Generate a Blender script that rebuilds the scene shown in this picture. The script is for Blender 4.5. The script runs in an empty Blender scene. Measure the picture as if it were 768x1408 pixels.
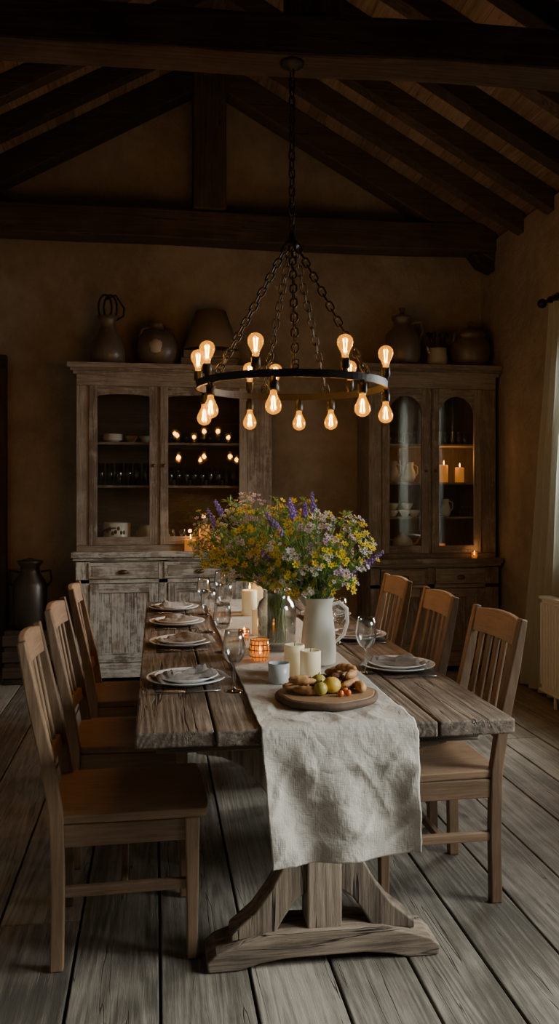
import bpy, math, random
from mathutils import Vector, Matrix, noise
random.seed(7)
R=random.random
def U(a,b): return a+(b-a)*R()
F=1150.0; TH=math.radians(8.4); CH=1.42
scn=bpy.context.scene
# ------------------------------------------------------------------ materials
def newmat(name):
    m=bpy.data.materials.new(name); m.use_nodes=True
    nt=m.node_tree; nt.nodes.clear()
    out=nt.nodes.new('ShaderNodeOutputMaterial')
    return m,nt,out
class N:
    def __init__(s,nt): s.nt=nt
    def n(s,t,**k):
        x=s.nt.nodes.new('ShaderNode'+t)
        for a,b in k.items(): setattr(x,a,b)
        return x
    def l(s,a,b): s.nt.links.new(a,b)
    def setin(s,sock,v):
        if hasattr(v,'is_output'): s.l(v,sock)
        else: sock.default_value=v
    def m(s,op,a,b=0.0,c=0.0,clamp=False):
        x=s.n('Math',operation=op,use_clamp=clamp)
        s.setin(x.inputs[0],a); s.setin(x.inputs[1],b); s.setin(x.inputs[2],c)
        return x.outputs[0]
    def noise(s,vec,scale,detail=4,rough=.55,dist=0.0):
        x=s.n('TexNoise'); 
        if vec is not None: s.l(vec,x.inputs['Vector'])
        x.inputs['Scale'].default_value=scale; x.inputs['Detail'].default_value=detail
        x.inputs['Roughness'].default_value=rough; x.inputs['Distortion'].default_value=dist
        return x.outputs[0]
    def mix(s,f,a,b,mode='MIX'):
        x=s.n('Mix',data_type='RGBA',blend_type=mode)
        s.setin(x.inputs[0],f); 
        s.setin(x.inputs[6],a if hasattr(a,'is_output') else (*a,1)); s.setin(x.inputs[7],b if hasattr(b,'is_output') else (*b,1))
        return x.outputs[2]
    def smooth(s,v,a,b):
        x=s.n('MapRange',interpolation_type='SMOOTHSTEP'); s.setin(x.inputs[0],v)
        x.inputs[1].default_value=a; x.inputs[2].default_value=b
        return x.outputs[0]
    def bump(s,h,st=.3,d=.01):
        x=s.n('Bump'); s.l(h,x.inputs['Height']); x.inputs['Strength'].default_value=st; x.inputs['Distance'].default_value=d
        return x.outputs[0]
    def bsdf(s,out,col,rough=.6,nrm=None,metal=0,spec=.5,**k):
        b=s.n('BsdfPrincipled'); s.setin(b.inputs['Base Color'],col if hasattr(col,'is_output') else (*col,1))
        s.setin(b.inputs['Roughness'],rough); b.inputs['Metallic'].default_value=metal
        b.inputs['Specular IOR Level'].default_value=spec
        for a,v in k.items():
            b.inputs[a.replace('_',' ')].default_value=v
        if nrm is not None: s.l(nrm,b.inputs['Normal'])
        s.l(b.outputs[0],out.inputs[0]); return b

def wood(name,dark,light,rough=.7,gs=1.0,bump=.35,crack=.6,paint=None,pcover=.5,spec=.3,ringk=.06,cw=.012,knots=False):
    d={}
    for ai,ax in enumerate('XYZ'):
        m,nt,out=newmat(name+'_'+ax.lower()); n=N(nt)
        tc=n.n('TexCoord'); at=n.n('Attribute',attribute_name='rnd')
        sc=n.n('VectorMath',operation='SCALE'); sc.inputs[0].default_value=(17,11,7); n.l(at.outputs['Fac'],sc.inputs['Scale'])
        ad=n.n('VectorMath',operation='ADD'); n.l(tc.outputs['Object'],ad.inputs[0]); n.l(sc.outputs[0],ad.inputs[1])
        mp=n.n('Mapping'); n.l(ad.outputs[0],mp.inputs[0]); s3=[gs]*3; s3[ai]=gs*.05; mp.inputs['Scale'].default_value=s3
        v=mp.outputs[0]
        n1=n.noise(v,80,6,.75,.25); n2=n.noise(v,4,2,.5,.5); ring=n.m('SINE',n.m('MULTIPLY',n2,110.0))
        n3=n.noise(ad.outputs[0],3.2,3,.6); n4=n.noise(v,18,3,.5,.15)
        fac=n.m('MULTIPLY',n1,.85); fac=n.m('ADD',fac,n.m('MULTIPLY',ring,ringk)); fac=n.m('ADD',fac,n.m('MULTIPLY',n3,.65))
        fac=n.m('ADD',fac,n.m('MULTIPLY',n.m('SUBTRACT',at.outputs['Fac'],.5),.3)); fac=n.smooth(fac,.45,1.12)
        col=n.mix(fac,dark,light)
        ck=n.m('SUBTRACT',1.0,n.smooth(n.m('ABSOLUTE',n.m('SUBTRACT',n4,.40)),.0,cw))
        ck=n.m('MULTIPLY',ck,n.smooth(n3,.42,.6)) 
        if knots:
            mk=n.n('Mapping'); n.l(ad.outputs[0],mk.inputs[0]); k3=[1]*3; k3[ai]=.45; mk.inputs['Scale'].default_value=k3
            vo=n.n('TexVoronoi'); n.l(mk.outputs[0],vo.inputs['Vector']); vo.inputs['Scale'].default_value=5.0
            kn=n.m('SUBTRACT',1.0,n.smooth(n.m('ADD',vo.outputs['Distance'],n.m('MULTIPLY',n1,.05)),.05,.13))
            ck=n.m('MAXIMUM',ck,n.m('MULTIPLY',kn,.75))
        col=n.mix(n.m('MULTIPLY',ck,crack),col,tuple(c*.25 for c in dark))
        h=n.m('SUBTRACT',n.m('ADD',n.m('MULTIPLY',n1,.5),n.m('MULTIPLY',ring,.06)),n.m('MULTIPLY',ck,.7))
        if paint:
            n5=n.noise(ad.outputs[0],7,6,.7,.3); pm=n.m('ADD',n.m('MULTIPLY',n1,.5),n.m('MULTIPLY',n5,.6))
            pm=n.smooth(pm,.48+.12*(1-pcover),.62+.12*(1-pcover)); 
            pc=n.mix(n3,tuple(c*.72 for c in paint),paint)
            col=n.mix(pm,col,pc); h=n.m('ADD',h,n.m('MULTIPLY',pm,.3))
        n.bsdf(out,col,n.m('ADD',rough-.1,n.m('MULTIPLY',n1,.25)),n.bump(h,bump,.006),spec=spec)
        d[ax]=m
    return d
def plain(name,col,rough=.5,metal=0,var=.25,nscale=12,bump=.0,spec=.5,bscale=60,**k):
    m,nt,out=newmat(name); n=N(nt); tc=n.n('TexCoord'); a=n.noise(tc.outputs['Object'],nscale,4,.6)
    c=n.mix(a,tuple(x*(1-var) for x in col),tuple(min(1,x*(1+var)) for x in col))
    nr=None
    if bump: nr=n.bump(n.noise(tc.outputs['Object'],bscale,4,.6),bump,.004)
    n.bsdf(out,c,rough,nr,metal,spec,**k); return m
def emit(name,col,st):
    m,nt,out=newmat(name); n=N(nt); e=n.n('Emission'); e.inputs[0].default_value=(*col,1); e.inputs[1].default_value=st
    n.l(e.outputs[0],out.inputs[0]); return m
def glass(name,tint=(.93,.95,.95),base=.05,edge=.6,pw=3.0,rough=.02,emi=None):
    m,nt,out=newmat(name); n=N(nt); t=n.n('BsdfTransparent'); t.inputs[0].default_value=(*tint,1)
    g=n.n('BsdfGlossy'); g.inputs['Roughness'].default_value=rough; lw=n.n('LayerWeight'); lw.inputs[0].default_value=.5
    fc=n.m('ADD',base,n.m('MULTIPLY',n.m('POWER',lw.outputs['Facing'],pw),edge),clamp=True)
    mx=n.n('MixShader'); n.l(fc,mx.inputs[0]); n.l(t.outputs[0],mx.inputs[1]); n.l(g.outputs[0],mx.inputs[2])
    o=mx.outputs[0]
    if emi:
        e=n.n('Emission'); e.inputs[0].default_value=(*emi[0],1); e.inputs[1].default_value=emi[1]
        a=n.n('AddShader'); n.l(o,a.inputs[0]); n.l(e.outputs[0],a.inputs[1]); o=a.outputs[0]
    n.l(o,out.inputs[0]); return m
def cloth(name,col,trans=.0,weave=900,var=.12,bump=.4,crump=.7,cs=9):
    m,nt,out=newmat(name); n=N(nt); tc=n.n('TexCoord'); o=tc.outputs['Object']
    mp=n.n('Mapping'); n.l(o,mp.inputs[0]); mp.inputs['Scale'].default_value=(1,.08,.08)
    mp2=n.n('Mapping'); n.l(o,mp2.inputs[0]); mp2.inputs['Scale'].default_value=(.08,1,1)
    a=n.noise(mp.outputs[0],weave*.5,2,.5); b=n.noise(mp2.outputs[0],weave*.5,2,.5); big=n.noise(o,7,4,.6)
    w=n.m('ADD',a,b); f=n.m('ADD',n.m('MULTIPLY',w,.5),n.m('MULTIPLY',n.m('SUBTRACT',big,.5),.5),clamp=True)
    c=n.mix(f,tuple(x*(1-2*var) for x in col),tuple(min(1,x*(1+var)) for x in col))
    cr=n.noise(o,cs,4,.6,.3)
    cr2=n.m('ABSOLUTE',n.m('SUBTRACT',n.noise(o,cs*1.6,3,.55,.3),.5))
    cr3=n.m('ABSOLUTE',n.m('SUBTRACT',n.noise(o,cs*3.2,2,.5,.3),.5))
    h=n.m('ADD',n.m('MULTIPLY',w,.12),n.m('ADD',n.m('MULTIPLY',cr,crump*2),n.m('ADD',n.m('MULTIPLY',cr2,crump*2.6),n.m('MULTIPLY',cr3,crump*1.0))))
    bs=n.bsdf(out,c,.9,n.bump(h,bump,.012),spec=.15)
    if trans>0:
        t=n.n('BsdfTranslucent'); n.l(c,t.inputs[0]); mx=n.n('MixShader'); mx.inputs[0].default_value=trans
        n.l(bs.outputs[0],mx.inputs[1]); n.l(t.outputs[0],mx.inputs[2]); n.l(mx.outputs[0],out.inputs[0])
    return m
def leafmat(name,col,tr=.3,var=.35):
    m,nt,out=newmat(name); n=N(nt); at=n.n('Attribute',attribute_name='rnd')
    c=n.mix(at.outputs['Fac'],tuple(x*(1-var) for x in col),tuple(min(1,x*(1+var)) for x in col))
    bs=n.bsdf(out,c,.6,spec=.25); t=n.n('BsdfTranslucent'); n.l(c,t.inputs[0]); mx=n.n('MixShader'); mx.inputs[0].default_value=tr
    n.l(bs.outputs[0],mx.inputs[1]); n.l(t.outputs[0],mx.inputs[2]); n.l(mx.outputs[0],out.inputs[0]); return m
def plaster(name,c1,c2):
    m,nt,out=newmat(name); n=N(nt); tc=n.n('TexCoord'); o=tc.outputs['Object']
    a=n.noise(o,1.3,6,.62,.4); b=n.noise(o,9,5,.6); c=n.mix(n.smooth(n.m('ADD',n.m('MULTIPLY',a,.75),n.m('MULTIPLY',b,.3)),.3,.75),c1,c2)
    h=n.m('ADD',n.noise(o,4,6,.65,.3),n.m('MULTIPLY',n.noise(o,70,3,.6),.15))
    n.bsdf(out,c,.92,n.bump(h,.85,.035),spec=.15); return m

FLOOR=wood('floor_wood',(.085,.074,.058),(.35,.315,.255),.50,1.0,.7,.8,ringk=.07,knots=True)
TABLE=wood('table_wood',(.062,.045,.032),(.38,.30,.22),.58,1.1,.9,.95,ringk=.06,cw=.022,knots=True)
CHAIR=wood('chair_oak',(.125,.076,.043),(.33,.215,.13),.45,1.3,.2,.25,spec=.4,ringk=.03)
BEAM=wood('beam_wood',(.026,.019,.014),(.10,.073,.052),.8,.8,.8,.8)
DECK=wood('ceiling_wood',(.12,.08,.052),(.30,.21,.14),.8,1,.5,.6)
HUT=wood('hutch_wood',(.12,.09,.067),(.35,.29,.225),.7,1,.5,.6,paint=(.40,.355,.29),pcover=.55,ringk=.03)
HUTB=wood('hutch_painted',(.14,.115,.09),(.38,.34,.28),.75,1,.6,.7,paint=(.62,.62,.57),pcover=1.0,ringk=.03)
HUTR=wood('corner_hutch_wood',(.11,.085,.065),(.29,.24,.185),.7,1,.5,.6,paint=(.34,.305,.25),pcover=.5,ringk=.03)
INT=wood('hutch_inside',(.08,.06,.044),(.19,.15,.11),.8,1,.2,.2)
DARKW=wood('dark_wood',(.02,.014,.01),(.07,.045,.03),.6,1,.3,.3)
BOARD=wood('cutting_board_wood',(.14,.08,.04),(.38,.24,.13),.55,2.0,.3,.4)
BARK=plain('bark_edge',(.10,.06,.035),.8,bump=.6)
WALL=plaster('wall_plaster',(.215,.175,.13),(.40,.335,.26))
LINEN=cloth('runner_linen',(.52,.48,.415),bump=.6,crump=.5,cs=7)
NAPK=cloth('napkin_linen',(.27,.245,.225),cs=30,crump=.3)
CURT=cloth('curtain_linen',(.60,.62,.54),.5,crump=.2)
SHADE=cloth('lampshade_fabric',(.26,.20,.14),0,crump=.1)
PORC=plain('white_porcelain',(.72,.72,.70),.25,var=.05)
CREAM=plain('cream_enamel',(.72,.69,.61),.3,var=.08)
STONE=plain('stoneware_glaze',(.12,.093,.068),.35,var=.5,nscale=7,bump=.2)
STONE2=plain('stoneware_pale',(.42,.37,.29),.45,var=.35,nscale=6,bump=.2)
IRON=plain('black_iron',(.018,.015,.012),.5,metal=.5,var=.4,bump=.3)
STEEL=plain('cutlery_steel',(.45,.43,.40),.25,metal=1,var=.1)
BRASS=plain('aged_brass',(.16,.11,.06),.45,metal=.8,var=.3)
RADI=plain('radiator_enamel',(.70,.70,.65),.4,var=.05)
GLASS=glass('clear_glass',(.95,.97,.97),.05,.7,2.5); PANE=glass('pane_glass',(.92,.92,.89),.05,.8,5,.012)
WINE=glass('wine_glass',(.97,.98,.98),.13,1.0,1.5,.09); WATER=glass('vase_water',(.90,.94,.86),.03,.3)
BULB=glass('amber_bulb_glass',(1,.70,.26),.03,.3,2.5,.05,((1,.40,.01),.65))
FIL=emit('filament_glow',(1,.50,.05),48); FLAME=emit('candle_flame',(1,.55,.12),14)
WICK=plain('wick',(.02,.015,.01),.9)
def waxm(name,col,e,ec):
    m,nt,out=newmat(name); n=N(nt); b=n.bsdf(out,col,.45,spec=.3); b.inputs['Subsurface Weight'].default_value=.35
    b.inputs['Subsurface Radius'].default_value=(.03,.018,.01)
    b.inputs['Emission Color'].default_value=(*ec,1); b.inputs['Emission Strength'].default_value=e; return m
WAX=waxm('candle_wax',(.82,.74,.52),.12,(1,.66,.28)); WAXL=waxm('lit_candle_wax',(.55,.24,.08),.35,(1,.36,.06))  # weak wax emission stands in for candle glow; WAXL's orange is painted flame light
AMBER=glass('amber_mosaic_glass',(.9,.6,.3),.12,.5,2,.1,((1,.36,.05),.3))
FROST=plain('frosted_glass_cup',(.50,.51,.50),.35,var=.15)
LEAF=leafmat('leaf_green',(.19,.33,.085),.35); LEAF2=leafmat('leaf_olive',(.33,.45,.14),.35); STEM=leafmat('stem_green',(.23,.35,.11),.1)
YEL=leafmat('petal_yellow',(1.0,.74,.04),.35,.15); YELC=leafmat('flower_center',(.65,.32,.02),.1)
PUR=leafmat('petal_purple',(.46,.26,.70),.3,.25); LIL=leafmat('petal_lilac',(.78,.58,.80),.35,.15); WHI=leafmat('petal_white',(.92,.88,.90),.35,.08)
BREAD=plain('bread_crust',(.46,.24,.09),.6,var=.55,nscale=40,bump=.4)
FIG=plain('fig_skin',(.22,.09,.05),.4,var=.5,nscale=30); LEMON=plain('lemon_peel',(.70,.44,.06),.4,var=.25,nscale=20,bump=.3,bscale=300)
PEAR=plain('olive_pear_skin',(.42,.33,.06),.4,var=.4,nscale=25); TOM=plain('tomato_skin',(.6,.12,.03),.2,var=.2)
# ------------------------------------------------------------------ mesh builder
def resolve(mat,d):
    if isinstance(mat,dict):
        d=[abs(x) for x in d]; return mat['XYZ'[d.index(max(d))]]
    return mat
class MB:
    def __init__(s): s.v=[];s.f=[];s.m=[];s.sm=[];s.r=[];s.mats=[]
    def add(s,vs,fs,mat,M=None,smooth=False,rnd=None):
        o=len(s.v); r=R() if rnd is None else rnd
        for p in vs:
            p=Vector(p); p=(M@p) if M is not None else p; s.v.append(p[:]); s.r.append(r)
        if mat not in s.mats: s.mats.append(mat)
        k=s.mats.index(mat)
        for f in fs: s.f.append([i+o for i in f]); s.m.append(k); s.sm.append(smooth)
    def box(s,x0,x1,y0,y1,z0,z1,mat,M=None,rnd=None):
        mat=resolve(mat,(x1-x0,y1-y0,z1-z0))
        vs=[(x,y,z) for x in(x0,x1) for y in(y0,y1) for z in(z0,z1)]
        s.add(vs,[(0,1,3,2),(4,6,7,5),(0,4,5,1),(2,3,7,6),(0,2,6,4),(1,5,7,3)],mat,M,False,rnd)
    def beam(s,p,q,w,h,mat,up=(0,0,1),w2=None,h2=None):
        p=Vector(p);q=Vector(q);d=(q-p); mat=resolve(mat,d); d.normalize(); a=d.cross(Vector(up))
        if a.length<1e-4: a=d.cross(Vector((1,0,0)))
        a.normalize(); b=a.cross(d).normalized(); w2=w2 or w; h2=h2 or h
        vs=[]
        for c,W,H in((p,w,h),(q,w2,h2)):
            vs+=[c-a*W/2-b*H/2,c+a*W/2-b*H/2,c+a*W/2+b*H/2,c-a*W/2+b*H/2]
        s.add(vs,[(3,2,1,0),(4,5,6,7),(0,1,5,4),(1,2,6,5),(2,3,7,6),(3,0,4,7)],mat)
    def lathe(s,prof,mat,c=(0,0,0),n=28,M=None,smooth=True,cap=True,sx=1,sy=1):
        vs=[];fs=[]
        for r,z in prof:
            for i in range(n):
                a=2*math.pi*i/n; vs.append((c[0]+r*sx*math.cos(a),c[1]+r*sy*math.sin(a),c[2]+z))
        for j in range(len(prof)-1):
            for i in range(n):
                k=(i+1)%n; fs.append((j*n+i,j*n+k,(j+1)*n+k,(j+1)*n+i))
        s.add(vs,fs,mat,M,smooth)
        if cap:
            for j,fl in((0,True),(len(prof)-1,False)):
                if prof[j][0]>1e-4:
                    ring=vs[j*n:(j+1)*n]; s.add(ring,[list(range(n))[::-1] if fl else list(range(n))],mat,M,False,s.r[-1])
    def sphere(s,c,r,mat,sc=(1,1,1),n=16,M=None):
        k=n//2; prof=[(max(1e-5,r*math.sin(math.pi*i/k)),-r*math.cos(math.pi*i/k)*sc[2]) for i in range(k+1)]
        s.lathe(prof,mat,c,n,M,True,False,sc[0],sc[1])
    def tube(s,pts,rad,mat,n=8,closed=False,M=None,cap=True):
        pts=[Vector(p) for p in pts]; L=len(pts); vs=[];fs=[]
        rr=rad if isinstance(rad,(list,tuple)) else [rad]*L
        t0=(pts[1]-pts[0]).normalized(); ref=Vector((0,0,1)) if abs(t0.z)<.9 else Vector((1,0,0))
        u=t0.cross(ref).normalized()
        for i,p in enumerate(pts):
            if closed: t=(pts[(i+1)%L]-pts[i-1])
            else: t=pts[min(L-1,i+1)]-pts[max(0,i-1)]
            t.normalize(); u=(u-t*u.dot(t)); u.normalize(); w=t.cross(u)
            for k in range(n):
                a=2*math.pi*k/n; vs.append(p+(u*math.cos(a)+w*math.sin(a))*rr[i])
        for j in range(L if closed else L-1):
            j2=(j+1)%L
            for k in range(n):
                k2=(k+1)%n; fs.append((j*n+k,j*n+k2,j2*n+k2,j2*n+k))
        if not closed and cap: fs.append(list(range(n))[::-1]); fs.append([(L-1)*n+k for k in range(n)])
        s.add(vs,fs,mat,M,True)
    def prism(s,poly,a,b,mat,plane='XZ',grain=None,M=None):
        xs=[p[0] for p in poly]; ys=[p[1] for p in poly]
        if isinstance(mat,dict):
            if grain: mat=mat[grain]
            else:
                g=plane[0] if max(xs)-min(xs)>max(ys)-min(ys) else plane[1]; mat=mat[g]
        def P(u,v,w):
            return {'XZ':(u,w,v),'YZ':(w,u,v),'XY':(u,v,w)}[plane]
        n=len(poly); vs=[P(u,v,a) for u,v in poly]+[P(u,v,b) for u,v in poly]
        fs=[list(range(n)),[n+i for i in range(n)][::-1]]+[(i,n+i,n+(i+1)%n,(i+1)%n) for i in range(n)]
        s.add(vs,fs,mat,M)
    def grid(s,fn,nu,nv,mat,smooth=True):
        vs=[fn(i/(nu-1),j/(nv-1)) for j in range(nv) for i in range(nu)]
        fs=[(j*nu+i,j*nu+i+1,(j+1)*nu+i+1,(j+1)*nu+i) for j in range(nv-1) for i in range(nu-1)]
        s.add(vs,fs,mat,None,smooth)
    def obj(s,name,org=(0,0,0),bevel=0,seg=2,parent=None,solid=0,fix=True):
        me=bpy.data.meshes.new(name); o=Vector(org)
        me.from_pydata([(Vector(v)-o)[:] for v in s.v],[],s.f)
        for m in s.mats: me.materials.append(m)
        me.polygons.foreach_set('material_index',s.m); me.polygons.foreach_set('use_smooth',s.sm)
        at=me.attributes.new('rnd','FLOAT','POINT'); at.data.foreach_set('value',s.r)
        me.update()
        if fix:
            import bmesh
            bm=bmesh.new(); bm.from_mesh(me); bmesh.ops.recalc_face_normals(bm,faces=bm.faces); bm.to_mesh(me); bm.free()
        ob=bpy.data.objects.new(name,me); scn.collection.objects.link(ob); ob.location=o
        if parent: ob.parent=parent
        if bevel:
            b=ob.modifiers.new('bevel','BEVEL'); b.width=bevel; b.segments=seg; b.limit_method='ANGLE'; b.angle_limit=math.radians(40)
        if solid:
            b=ob.modifiers.new('solid','SOLIDIFY'); b.thickness=solid
        return ob
def inst(ob,name,loc,rz=0):
    o=bpy.data.objects.new(name,ob.data); scn.collection.objects.link(o); o.location=loc; o.rotation_euler=(0,0,rz)
    for m in ob.modifiers:
        k=o.modifiers.new(m.name,m.type)
        if m.type=='BEVEL': k.width=m.width;k.segments=m.segments;k.limit_method='ANGLE';k.angle_limit=m.angle_limit
        if m.type=='SOLIDIFY': k.thickness=m.thickness
    return o
def plight(name,loc,w,col=(1,.55,.22),r=.02,parent=None):
    l=bpy.data.lights.new(name,'POINT'); l.energy=w; l.color=col; l.shadow_soft_size=r
    o=bpy.data.objects.new(name,l); scn.collection.objects.link(o)
    if parent: o.parent=parent; o.location=Vector(loc)-parent.location
    else: o.location=loc
    return o
# ------------------------------------------------------------------ room shell
XL,XR,YB,YF=-1.94,2.78,6.90,-1.6
AX=.42; ZA=4.74; SL=.56
def zr(x,add=0): return ZA-SL*abs(x-AX)+add
b=MB(); b.box(XL-.1,XR+.1,YF-.1,YB+.1,-.12,-.035,DARKW)
x=XL; 
while x<XR-.01:
    w=U(.225,.265); x1=min(XR,x+w); y=YF-U(0,1.5)
    while y<YB:
        y1=y+U(2.6,4.2); ya=max(y,YF); yb=min(y1,YB)
        if yb-ya>.05:
            dz=-U(0,.0035); b.box(x+.0045,x1-.0045,ya+.002,yb-.002,-.033,dz,FLOOR['Y'])
        y=y1
    x=x1
b.obj('floor',bevel=.0035)
def gable(name,y0,y1):
    m=MB(); m.prism([(XL-.25,-.1),(XR+.25,-.1),(XR+.25,3.5),(XR,zr(XR,.15)),(AX,zr(AX,.15)),(XL,zr(XL,.15)),(XL-.25,3.5)],y0,y1,WALL); m.obj(name)
gable('wall_back',YB,YB+.25); gable('wall_front',YF-.25,YF)
b=MB(); b.box(XL-.25,XL,YF,YB,-.1,3.53,WALL); b.obj('wall_left')
WN=[(.5,2.3,.85,2.45),(3.95,5.28,.95,2.5)]
b=MB(); ys=[YF]; 
for (a,c,z0,z1) in WN:
    b.box(XR,XR+.25,ys[-1],a,-.1,3.53,WALL); b.box(XR,XR+.25,a,c,-.1,z0,WALL); b.box(XR,XR+.25,a,c,z1,3.53,WALL); ys.append(c)
b.box(XR,XR+.25,ys[-1],YB,-.1,3.53,WALL); b.obj('wall_right')
for i,(a,c,z0,z1) in enumerate(WN):
    m=MB(); X0,X1=XR+.12,XR+.17; f=.06; g=.004
    m.box(X0,X1,a+g,a+f,z0+g,z1-g,HUTB); m.box(X0,X1,c-f,c-g,z0+g,z1-g,HUTB); m.box(X0,X1,a+f,c-f,z0+g,z0+f,HUTB); m.box(X0,X1,a+f,c-f,z1-f,z1-g,HUTB)
    mid=(a+c)/2; m.box(X0,X1,mid-.035,mid+.035,z0+f,z1-f,HUTB)
    for t in(.33,.66):
        z=z0+(z1-z0)*t; m.box(X0+.01,X1-.01,a+f,c-f,z-.012,z+.012,HUTB)
    m.box(XR+.14,XR+.145,a+f,c-f,z0+f,z1-f,GLASS)
    m.box(XR-.03,XR+.115,a+g,c-g,z0+g*.2,z0+.03,HUTB)
    m.obj('window_%d'%(i+1),(XR+.12,mid,(z0+z1)/2),.003)
b=MB(); b.box(-1.15,XR,YB-.025,YB,0,.13,DARKW); b.obj('baseboard_back',bevel=.004)
b=MB(); b.box(XR-.025,XR,YF,YB-.03,0,.13,DARKW); b.obj('baseboard_right',bevel=.004)
b=MB(); b.box(XL,XL+.025,YF,YB-.03,0,.13,DARKW); b.obj('baseboard_left',bevel=.004)
YD=YB-.004
b=MB(); b.box(-1.26,-1.165,YD-.07,YD,0,2.42,DARKW); b.box(-1.90,-1.85,YD-.07,YD,0,2.42,DARKW); b.box(-1.90,-1.165,YD-.075,YD,2.42,2.52,DARKW)
for i in range(5):
    w=.59/5; b.box(-1.85+i*w+.002,-1.85+(i+1)*w-.002,YD-.04,YD-.003,.01,2.42,DARKW)
b.box(-1.85,-1.26,YD-.055,YD-.04,.35,.47,DARKW); b.box(-1.85,-1.26,YD-.055,YD-.04,1.85,1.97,DARKW)
b.sphere((-1.31,YD-.075,1.05),.022,IRON); b.obj('door_1',(-1.55,YD-.05,1.2),.004)
# ceiling
b=MB()
for sgn,xe in((1,XR+.1),(-1,XL-.1)):
    L=abs(xe-AX); nP=19; 
    for i in range(nP):
        a0=L*i/nP+.0015; a1=L*(i+1)/nP-.0015
        xa=AX+sgn*a0; xb=AX+sgn*a1
        b.prism([(xa,zr(xa,.16)),(xb,zr(xb,.16)),(xb,zr(xb,.19)),(xa,zr(xa,.19))],YF-.1,YB+.1,DECK,grain='Y')
    b.prism([(AX,ZA+.20),(xe,zr(xe,.20)),(xe,zr(xe,.24)),(AX,ZA+.24)],YF-.2,YB+.2,DARKW,grain='Y')
b.obj('ceiling')
b=MB(); y=6.1
while y>YF:
    for sgn,xe in((1,XR),(-1,XL)):
        b.prism([(AX,zr(AX,.005)),(xe,zr(xe,.005)),(xe,zr(xe,.16)),(AX,zr(AX,.16))],y-.055,y+.055,BEAM,grain='X')
    y-=.49
b.obj('ceiling_rafters',bevel=.006)
b=MB(); b.box(AX-.05,AX+.05,YF,YB,ZA-.04,ZA+.13,BEAM); b.obj('ridge_beam',bevel=.01)
def wobble_beam(m,x0,x1,yc,zc,w,h,seg=14,rot=0):
    vs=[];fs=[]
    for i in range(seg+1):
        x=x0+(x1-x0)*i/seg; a=noise.noise(Vector((x*1.3,yc,zc)))*.018; c=noise.noise(Vector((x*1.1,yc+9,zc)))*.018
        for dy,dz in((-1,-1),(1,-1),(1,1),(-1,1)): vs.append((x,yc+dy*w/2+a+rot*(x-AX),zc+dz*h/2+c))
    for i in range(seg):
        o=i*4
        for k in range(4): fs.append((o+k,o+(k+1)%4,o+4+(k+1)%4,o+4+k))
    fs+= [(3,2,1,0),[seg*4+k for k in range(4)]]
    m.add(vs,fs,BEAM['X'])
for k,(yc,h,z0) in enumerate(((6.68,.23,3.42),(3.98,.20,3.48))):
    m=MB(); wobble_beam(m,XL,XR,yc,z0+h/2,.22,h,rot=0 if k==0 else -.03); m.obj('tie_beam' if k==0 else 'tie_beam.001',(AX,yc,3.5),.014)
m=MB()
for sgn,xe in((1,XR),(-1,XL)):
    m.prism([(AX,zr(AX,-.07)),(xe,zr(xe,-.07)),(xe,zr(xe,.16)),(AX,zr(AX,.16))],6.59,6.77,BEAM,grain='X')
m.box(AX-.13,AX+.13,6.56,6.80,3.66,zr(AX,.0),BEAM); m.obj('roof_truss',(AX,6.68,4),.012)
m=MB(); m.box(.62,.86,3.88,4.08,3.68,zr(.86,.0),BEAM)
m.obj('roof_post',(.74,4,3.8),.012)
m=MB(); m.prism([(XR-.001,3.27),(XR-.12,3.32),(XR-.20,3.42),(XR-.001,3.42)],6.60,6.76,BEAM,grain='X'); m.obj('beam_corbel',(XR-.1,6.68,3.3),.012)

# ------------------------------------------------------------------ dining table
TX0,TX1,TY0,TY1,TZ=-.06,1.05,2.34,5.2,.76
m=MB(); n=5; w=(TX1-TX0)/n; edges=[TX0]
for i in range(1,n): edges.append(TX0+w*i+U(-.02,.02))
edges.append(TX1)
for i in range(n):
    m.box(edges[i]+.003,edges[i+1]-.003,TY0+U(-.012,.012),TY1+U(-.01,.01),TZ-.045,TZ,TABLE['Y'])
m.box(TX0+.06,TX1-.06,2.47,2.63,TZ-.10,TZ-.046,TABLE); m.box(TX0+.06,TX1-.06,4.85,5.0,TZ-.10,TZ-.046,TABLE)
m.box(TX0+.06,TX0+.10,2.63,4.85,TZ-.11,TZ-.046,TABLE); m.box(TX1-.10,TX1-.06,2.63,4.85,TZ-.11,TZ-.046,TABLE)
cx=.508
for yc in(2.55,4.92):
    foot=[(-.355,0),(-.36,.03),(-.33,.055),(-.26,.078),(-.18,.096),(-.1,.104),(.1,.104),(.18,.096),(.26,.078),(.33,.055),(.36,.03),(.355,0),(.26,0),(.2,.016),(.12,.026),(-.12,.026),(-.2,.016),(-.26,0)]
    m.prism([(cx+a,z) for a,z in foot],yc-.07,yc+.07,TABLE,grain='X')
    m.box(cx-.053,cx+.053,yc-.055,yc+.055,.10,.665,TABLE)
    for s_ in(1,-1):
        low=[(.053,.36),(.095,.335),(.13,.285),(.165,.22),(.215,.155),(.285,.098),(.285,.075),(.15,.092),(.125,.135),(.088,.185),(.053,.21)]
        up=[(.053,.40),(.10,.43),(.15,.48),(.20,.545),(.25,.60),(.31,.63),(.39,.645),(.39,.665),(.27,.665),(.20,.655),(.13,.60),(.09,.54),(.053,.51)]
        m.prism([(cx+s_*a,z) for a,z in low],yc-.045,yc+.045,TABLE,grain='Z')
        m.prism([(cx+s_*a,z) for a,z in up],yc-.045,yc+.045,TABLE,grain='Z')
m.box(cx-.035,cx+.035,2.6,4.87,.30,.38,TABLE)
table=m.obj('dining_table',(cx,3.77,0),.006,3)
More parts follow.
